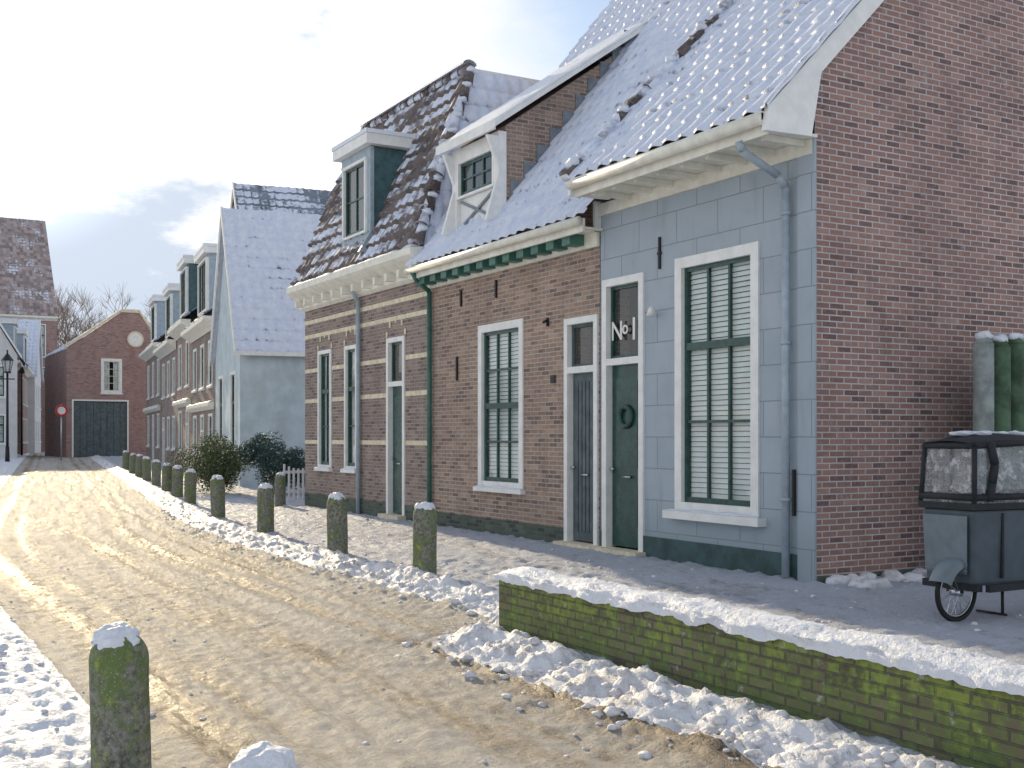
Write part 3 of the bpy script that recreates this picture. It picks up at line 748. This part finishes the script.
row_house('brick_terrace_house',XT(17.2,122),5,8,6,10.5,'brick_far','tile_a',2,2,gable=True)
row_house('large_hall_building',XT(2,116),15.0,16,12.5,23.0,'brick_red','tile_f',3,5)
row_house('brick_terrace_house',XT(-9,104),9,9,8,13,'brick_far','tile_f',2,4)
# ================================================================= bollards
def bollard(x,y,h=.76,r=.135,snowh=.10,seed=0,tilt=0):
    z=gh(x-off(y),y)-.04
    e=empty('bollard'); 
    b=MB('post','boll',e,lambda a,c,d:(x+a+tilt*d,y+c,z+d),smooth=True)
    prof=[(r*1.03,0),(r,.1),(r*.99,h*.3),(r*.99,h*.6),(r*.98,h-.12),(r*.93,h-.08),(r*.80,h-.045),(r*.6,h-.015),(.001,h)]
    n=32; P=[]
    for (rr,zz) in prof:
        row=[(rr*math.cos(2*math.pi*k/n)*(1+.04*noise.noise((k*.5,zz*6,seed))),rr*math.sin(2*math.pi*k/n)*(1+.04*noise.noise((k*.5,zz*6,seed))),zz) for k in range(n)]
        P.append(row+[row[0]])
    b.grid(P); b.done()
    s=MB('snow_cap','snow_clump',e,lambda a,c,d:(x+a+tilt*h,y+c,z+d),smooth=True)
    P=[]
    for i in range(14):
        q=i/13; an=q*math.pi/2; row=[]
        for k in range(n):
            c_,s_=math.cos(2*math.pi*k/n),math.sin(2*math.pi*k/n)
            lum=.22*noise.noise((c_*1.6,s_*1.6,seed+q*1.5))+.16*noise.noise((c_*4,s_*4,seed+q*4))+.10*noise.noise((c_*9,s_*9,seed+q*9))
            rr=r*.80*math.cos(an)**.75*(1+lum)+.001
            row.append((rr*c_,rr*s_,h-.055+(snowh+.03)*math.sin(an)*(1+lum*(1-q)*1.2)+(.025*noise.noise((rr*c_*25,rr*s_*25,seed)))))
        P.append(row+[row[0]])
    s.grid(P); s.done()
bl=[(1.10,5.56),(1.08,3.42),(5.55,11.6),(5.5,14.1),(5.76,17.9),(6.0,21.5),(6.62,26),(6.95,28.5),(7.4,31.5),(7.8,34.5),(8.3,38),(8.8,41.5),(9.3,45),(9.85,49)]
for i,(x,y) in enumerate(bl):
    bollard(x,y,(.71,.62)[i] if i<2 else .80,.135,.06 if i<2 else .05,i*3.3,random.uniform(-.03,.03))
bollard(8.35,24.9,.75,.12,.05,4)
# ================================================================= bushes
def bush(name,mat,c,rx,rz,n,sd=0,ls=.05,nl=11):
    random.seed(sd)
    e=empty(name); L=MB('leaves',mat,e,I); S=MB('snow_dusting','snow',e,I); W=MB('stems','twig',e,I)
    z0=rise(c[1])+.04
    lobes=[(random.gauss(0,.42)*rx,random.gauss(0,.42)*rx,random.uniform(.22,.78)*rz,random.uniform(.28,.5)*rx) for _ in range(nl)]
    for k in range(n):
        l=random.choice(lobes); v=Vector((random.gauss(0,1),random.gauss(0,1),random.gauss(0,1))).normalized()*(l[3]*random.uniform(.45,1.15))
        p=Vector((l[0],l[1],l[2]))+v
        if p.z<.05: p.z=random.uniform(.05,.5)
        p+=Vector((c[0],c[1],z0))
        d=Vector((random.gauss(0,1),random.gauss(0,1),random.gauss(.4,.8))).normalized(); o=d.orthogonal().normalized()*ls*.45; d*=ls*random.uniform(.8,1.6)
        (S if (random.random()<.05 and d.z>0) else L).face([p-o,p+d*.5-o*.2,p+d,p+o])
    for k in range(18):
        l=random.choice(lobes); W.cyl((c[0],c[1],z0-.05),(c[0]+l[0],c[1]+l[1],z0+l[2]+l[3]*.8),.012,5,.005)
    L.done(False);S.done(False);W.done(False)
bush('garden_shrub','leaf1',(8.55,30.6),1.1,1.55,14000,3)
bush('evergreen_shrub','leaf2',(9.45,28.9),.88,1.95,12500,12,nl=13)
random.seed(21)
H=House('white_garden_gate',mkT((9.0,26.6),(1,.25),(0,1),0))
g=H.p('pickets','white')
for k in range(7): g.box(k*.13,k*.13+.05,0,.03,.05,.95-.12*abs(math.sin(k*.5)))
g.box(0,.85,.031,.06,.25,.32); g.box(0,.85,.031,.06,.72,.79)
H.done()
# ================================================================= palisade fence
H=House('palisade_fence',I)
pf=H.p('posts','palisade',smooth=True); pg=H.p('end_post','palisade_g',smooth=True); ps=H.p('snow_tops','snow_clump',smooth=True)
x=10.58; k=0
while x<13.6:
    r=.115+random.uniform(-.008,.012); h=2.68+random.uniform(-.08,.05)
    m_=pg if k==0 else pf
    m_.cyl((x,8.2,-.05),(x,8.2,h-.09),r,14,r*.97); m_.cyl((x,8.2,h-.09),(x,8.2,h),r*.96,14,r*.5)
    lump(ps,(x,8.2,h+.0),.085,.6,k); x+=.262; k+=1
H.done()
# ================================================================= cargo bike
H=House('cargo_bike',lambda a,d,z:(7.95+a,6.52+d,.07+z))
bx=H.p('cargo_box','bikegrey')
def frus(mb,x0,x1,w0,w1,z0,z1,wb=.92,xb=.03):
    lo=[(x0+xb,-w0*wb,z0),(x1-xb*.5,-w1*wb,z0),(x1-xb*.5,w1*wb,z0),(x0+xb,w0*wb,z0)]
    hi=[(x0,-w0,z1),(x1,-w1,z1),(x1,w1,z1),(x0,w0,z1)]
    mb.face(lo[::-1]); mb.face(hi)
    for k in range(4): j=(k+1)%4; mb.face([lo[k],lo[j],hi[j],hi[k]])
frus(bx,0,1.0,.26,.35,.30,.93)
bx.bevel=.03
fp=H.p('front_panel','bikepanel'); fp.face([(-.012,-.21,.40),(-.030,-.225,.88),(-.030,.225,.88),(-.012,.21,.40)])
fp.box(-.028,.0,-.20,.20,.42,.44)
rim=H.p('box_rim','canvas'); frus(rim,-.02,1.02,.28,.37,.931,.985,1,.0)
tr_=H.p('box_trim','canvas'); tr_.box(.10,.93,-.345,-.30,.26,.32); tr_.box(.03,.09,-.28,.28,.26,.32)
for a in (.33,.66): 
    w_=.26+.09*a; tr_.box(a-.012,a+.012,-w_-.006,-w_+.03,.36,.90)
cf=H.p('canopy_frame','canvas',smooth=True)
lo=[(0.0,-.27,.985),(1.0,-.36,.985),(1.0,.36,.985),(0.0,.27,.985)]; hi=[(.03,-.25,1.46),(.95,-.33,1.50),(.95,.33,1.50),(.03,.25,1.46)]
for k in range(4):
    j=(k+1)%4; cf.cyl(lo[k],hi[k],.022,8); cf.cyl(hi[k],hi[j],.03,8)
    a_=Vector(lo[k]).lerp(Vector(hi[k]),.10); b_=Vector(lo[j]).lerp(Vector(hi[j]),.10); cf.cyl(a_,b_,.03,6)
cf.cyl((.42,.31,.985),(.42,.285,1.48),.02,8)
ct=H.p('canopy_top','canvas',smooth=True)
P=[]
for i in range(13):
    q=i/12; P.append([(.0+.98*q,(j/8-.5)*2*(.275+.07*q),1.46+.04*q+.085*math.sin(math.pi*j/8)**.6*math.sin(math.pi*min(.97,q+.06))**.5) for j in range(9)])
ct.grid(P)
pl=H.p('canopy_windows','plastic',smooth=True)
for k in range(4):
    j=(k+1)%4; P=[]
    A_,B_,C_,D_=[Vector(q) for q in (lo[k],lo[j],hi[j],hi[k])]
    for i in range(9):
        P.append([])
        for m_ in range(11):
            p=(A_.lerp(B_,m_/10)).lerp(D_.lerp(C_,m_/10),i/8); nrm=(B_-A_).cross(D_-A_).normalized()
            e=math.sin(math.pi*m_/10)*math.sin(math.pi*i/8); P[-1].append(p+nrm*e*.03*noise.noise(p*7))
    pl.grid(P)
cs=H.p('canopy_snow','snow',smooth=True)
for k in range(5): lump(cs,(.2+k*.15,random.uniform(-.1,.15),1.56),.09,.25,k*3)
rl=H.p('cover_roll','canvas',smooth=True); rl.tube([(.16,-.30,1.48),(.20,-.315,1.3),(.17,-.31,1.15),(.15,-.30,1.0)],.035,8)
def wheel(c,R):
    H.p('tyres','rubber',smooth=True).torus(c,(0,1,0),R-.022,.022,36,8)
    H.p('rims','chrome',smooth=True).torus(c,(0,1,0),R-.052,.010,36,6)
    hb=H.p('hubs','chrome',smooth=True); hb.cyl((c[0],c[1]-.05,c[2]),(c[0],c[1]+.05,c[2]),.03,10)
    sp=H.p('spokes','chrome')
    for k in range(20):
        a=2*math.pi*k/20; s=.035*(1 if k%2 else -1); sp.cyl((c[0],c[1]+s,c[2]),(c[0]+math.cos(a)*(R-.05),c[1],c[2]+math.sin(a)*(R-.05)),.0025,4)
wc=(.04,-.06,.235)
wheel(wc,.25); wheel((2.05,0,.30),.30)
fd=H.p('fenders','bikepanel',smooth=True)
for c,R,a0,a1 in ((wc,.30,28,158),((2.05,0,.30),.34,0,170)):
    P=[]
    for i in range(17):
        a=math.radians(a0+(a1-a0)*i/16); P.append([(c[0]+math.cos(a)*R*k2,c[1]+w2,c[2]+math.sin(a)*R*k2) for w2,k2 in ((-.13,.76),(-.125,.90),(-.10,.98),(-.06,1.0),(.03,1),(.06,.95),(.075,.86))])
    fd.grid(P)
fr=H.p('frame_tubes','black',smooth=True)
fr.cyl((wc[0],-.11,.235),(.12,-.11,.50),.016,8); fr.cyl((wc[0],.02,.235),(.12,.02,.60),.016,8)
fr.cyl((.1,0,.30),(1.15,0,.28),.035,10); fr.cyl((1.15,0,.28),(1.30,0,.95),.03,10); fr.cyl((1.15,0,.28),(1.62,0,.32),.03,10)
fr.cyl((1.62,0,.32),(1.48,0,.88),.025,10); fr.cyl((1.62,.06,.32),(2.05,.06,.30),.014,8); fr.cyl((1.5,0,.75),(2.05,-.06,.30),.014,8); fr.cyl((1.62,-.06,.32),(2.05,-.06,.30),.014,8)
fr.cyl((1.22,0,.6),(1.52,0,.72),.028,10); fr.cyl((1.30,0,.95),(1.33,0,1.12),.02,8)
fr.tube([(1.50,-.32,1.10),(1.36,-.22,1.14),(1.33,0,1.12),(1.36,.22,1.14),(1.50,.32,1.10)],.014,8)
fr.cyl((.55,-.12,.30),(.50,-.16,.02),.014,6); fr.cyl((.35,-.2,.28),(.8,-.2,.28),.02,6); fr.cyl((.50,-.2,.03),(.50,.1,.03),.012,6)
sd=H.p('saddle','rubber',smooth=True); lump(sd,(1.5,0,.92),.12,.4,2)
H.done()
# ================================================================= street lamp, sign
H=House('street_lamp',mkT((7.05,64.5),(1,0),(0,1),.3))
q=H.p('pole','black',smooth=True); q.cyl((0,0,0),(0,0,.8),.12,10,.10); q.cyl((0,0,.8),(0,0,4.6),.075,10,.055); q.cyl((-.35,0,4.3),(.35,0,4.3),.03,6)
l=H.p('lantern_frame','black'); l.cyl((0,0,4.6),(0,0,4.68),.18,6,.18); l.cyl((0,0,5.25),(0,0,5.60),.32,6,.06); l.cyl((0,0,5.60),(0,0,5.8),.04,6)
for k in range(6):
    a=2*math.pi*k/6; l.cyl((math.cos(a)*.16,math.sin(a)*.16,4.68),(math.cos(a)*.27,math.sin(a)*.27,5.25),.02,4)
H.p('lantern_glass','plastic').cyl((0,0,4.68),(0,0,5.25),.14,6,.25)
H.done()
H=House('traffic_sign',mkT((10.05,67),(1,0),(0,1),.3))
H.p('pole','chrome',smooth=True).cyl((0,0,0),(0,0,3.1),.04,8); H.p('red_ring','red',smooth=True).torus((0,-.05,2.75),(0,1,0),.27,.06,24,6); H.p('disc','white').cyl((0,-.06,2.75),(0,-.045,2.75),.27,24)
H.done()
H=House('lamp_post',mkT((9.6,80),(1,0),(0,1),.3))
H.p('pole','black',smooth=True).cyl((0,0,0),(0,0,5.5),.07,8,.04); H.p('head','black').cyl((0,0,5.4),(.0,0,5.8),.2,6,.08)
H.done()
# ================================================================= distant trees & hill
hm=MB('hill','hill',None,I,smooth=True)
P=[]
for i in range(40):
    y=200+i*6; row=[]
    for j in range(90):
        x=-150+j*5; z=27*math.sin(math.pi*i/39)*(.7+.4*noise.noise((x*.012,y*.012,0)))+3.5*noise.noise((x*.11,y*.11,3))-2
        row.append((x,y,max(-1,z)))
    P.append(row)
hm.grid(P); hm.done()
tr=MB('distant_trees','twig',None,I)
def branch(p,d,L,r,lev):
    q=p+d*L; tr.cyl(p,q,r,4,r*.6)
    if lev==0: return
    for k in range(3 if lev>1 else 6):
        nd=(d+Vector((random.gauss(0,.5),random.gauss(0,.5),random.gauss(.15,.3)))).normalized(); branch(p.lerp(q,random.uniform(.55,1)),nd,L*random.uniform(.62,.85),r*.58,lev-1)
for k in range(14):
    x=19.0+k*1.15+random.uniform(-.6,.6); y=142+random.uniform(-10,14); branch(Vector((x,y,.2)),Vector((0,0,1)),random.uniform(5.6,6.8),.28,5)
tr.done(False)
# ================================================================= world
EL=math.radians(17.5); AZ=math.radians(5.0)
W=bpy.data.worlds.new('World'); bpy.context.scene.world=W; W.use_nodes=True; t=W.node_tree; t.nodes.clear()
def nn(ty,**k):
    n=t.nodes.new(ty)
    for a,v in k.items(): setattr(n,a,v)
    return n
out=nn('ShaderNodeOutputWorld'); sky=nn('ShaderNodeTexSky',sky_type='NISHITA'); sky.sun_disc=False; sky.sun_elevation=EL; sky.sun_rotation=AZ; sky.air_density=1.0; sky.dust_density=.8; sky.ozone_density=2.0
b1=nn('ShaderNodeBackground'); t.links.new(sky.outputs[0],b1.inputs[0]); b1.inputs[1].default_value=.15
tc=nn('ShaderNodeTexCoord'); gen=tc.outputs['Generated']
mp=nn('ShaderNodeMapping'); mp.inputs['Scale'].default_value=(1,1,2.2); t.links.new(gen,mp.inputs[0])
def noi(s,d,r=.55,vec=None):
    n=nn('ShaderNodeTexNoise'); n.inputs['Scale'].default_value=s; n.inputs['Detail'].default_value=d; n.inputs['Roughness'].default_value=r; t.links.new(mp.outputs[0],n.inputs[0]); return n.outputs['Fac']
def mt(op,a,b,clamp=False):
    n=nn('ShaderNodeMath',operation=op); n.use_clamp=clamp
    for i,v in ((0,a),(1,b)):
        if isinstance(v,(int,float)): n.inputs[i].default_value=v
        else: t.links.new(v,n.inputs[i])
    return n.outputs[0]
def mrr(v,a,b,c,d):
    n=nn('ShaderNodeMapRange'); n.interpolation_type='SMOOTHSTEP'; t.links.new(v,n.inputs[0])
    for i,x in enumerate((a,b,c,d)): n.inputs[i+1].default_value=x
    return n.outputs[0]
def dot(v):
    n=nn('ShaderNodeVectorMath',operation='DOT_PRODUCT'); t.links.new(gen,n.inputs[0]); n.inputs[1].default_value=v; return n.outputs['Value']
def mixc(f,a,b):
    n=nn('ShaderNodeMix',data_type='RGBA'); t.links.new(f,n.inputs[0])
    for i,v in ((6,a),(7,b)):
        if isinstance(v,tuple): n.inputs[i].default_value=(*v,1)
        else: t.links.new(v,n.inputs[i])
    return n.outputs[2]
SD=(math.sin(AZ)*math.cos(EL),math.cos(AZ)*math.cos(EL),math.sin(EL))
n1=noi(2.6,8,.6); n2=noi(6.5,8,.62)
c=mt('ADD',n1,mt('MULTIPLY',n2,.35))
c=mt('SUBTRACT',c,mrr(dot((.50,.79,.34)),.965,.997,0,.30))
c=mt('ADD',c,mrr(dot((.14,.955,.16)),.84,.93,0,.5))
sz=nn('ShaderNodeSeparateXYZ'); t.links.new(gen,sz.inputs[0])
c=mt('SUBTRACT',c,mrr(sz.outputs[2],.40,.9,0,.12))
mask=mrr(c,.48,.74,0,1)
near=mrr(dot(SD),.93,.998,0,1)
gr=mrr(mt('SUBTRACT',mt('ADD',mt('MULTIPLY',n2,1.3),mrr(dot((.185,.972,.125)),.983,.999,0,.45)),mrr(dot(SD),.975,.998,0,.2)),.70,.98,0,1)
base=mixc(near,(.93,.96,1.0),(1.0,.96,.87))
cm=mixc(gr,base,(.47,.53,.62))
gl=mt('ADD',mrr(dot(SD),.90,.995,1.0,1.5),mrr(dot(SD),.985,1.0,0,1.8))
b2=nn('ShaderNodeBackground'); t.links.new(cm,b2.inputs[0]); t.links.new(gl,b2.inputs[1])
ms=nn('ShaderNodeMixShader'); t.links.new(mask,ms.inputs[0]); t.links.new(b1.outputs[0],ms.inputs[1]); t.links.new(b2.outputs[0],ms.inputs[2]); t.links.new(ms.outputs[0],out.inputs[0])
sd=bpy.data.lights.new('sun','SUN'); sd.energy=5.0; sd.angle=math.radians(.6); sd.color=(1,.81,.52)
so=bpy.data.objects.new('sun',sd); bpy.context.collection.objects.link(so)
S=Vector(SD); so.rotation_euler=S.to_track_quat('Z','Y').to_euler(); so.location=(0,0,30)
cd=bpy.data.cameras.new('camera'); cd.sensor_width=36; cd.lens=36*1150/1024; cd.shift_y=53/1024; cd.clip_end=5000; cd.clip_start=.05
co=bpy.data.objects.new('camera',cd); bpy.context.collection.objects.link(co); co.location=(0,0,1.6); co.rotation_euler=(math.radians(90),0,-math.radians(29.93))
sc=bpy.context.scene; sc.camera=co
sc.view_settings.view_transform='Standard'; sc.view_settings.look='None'; sc.view_settings.exposure=0
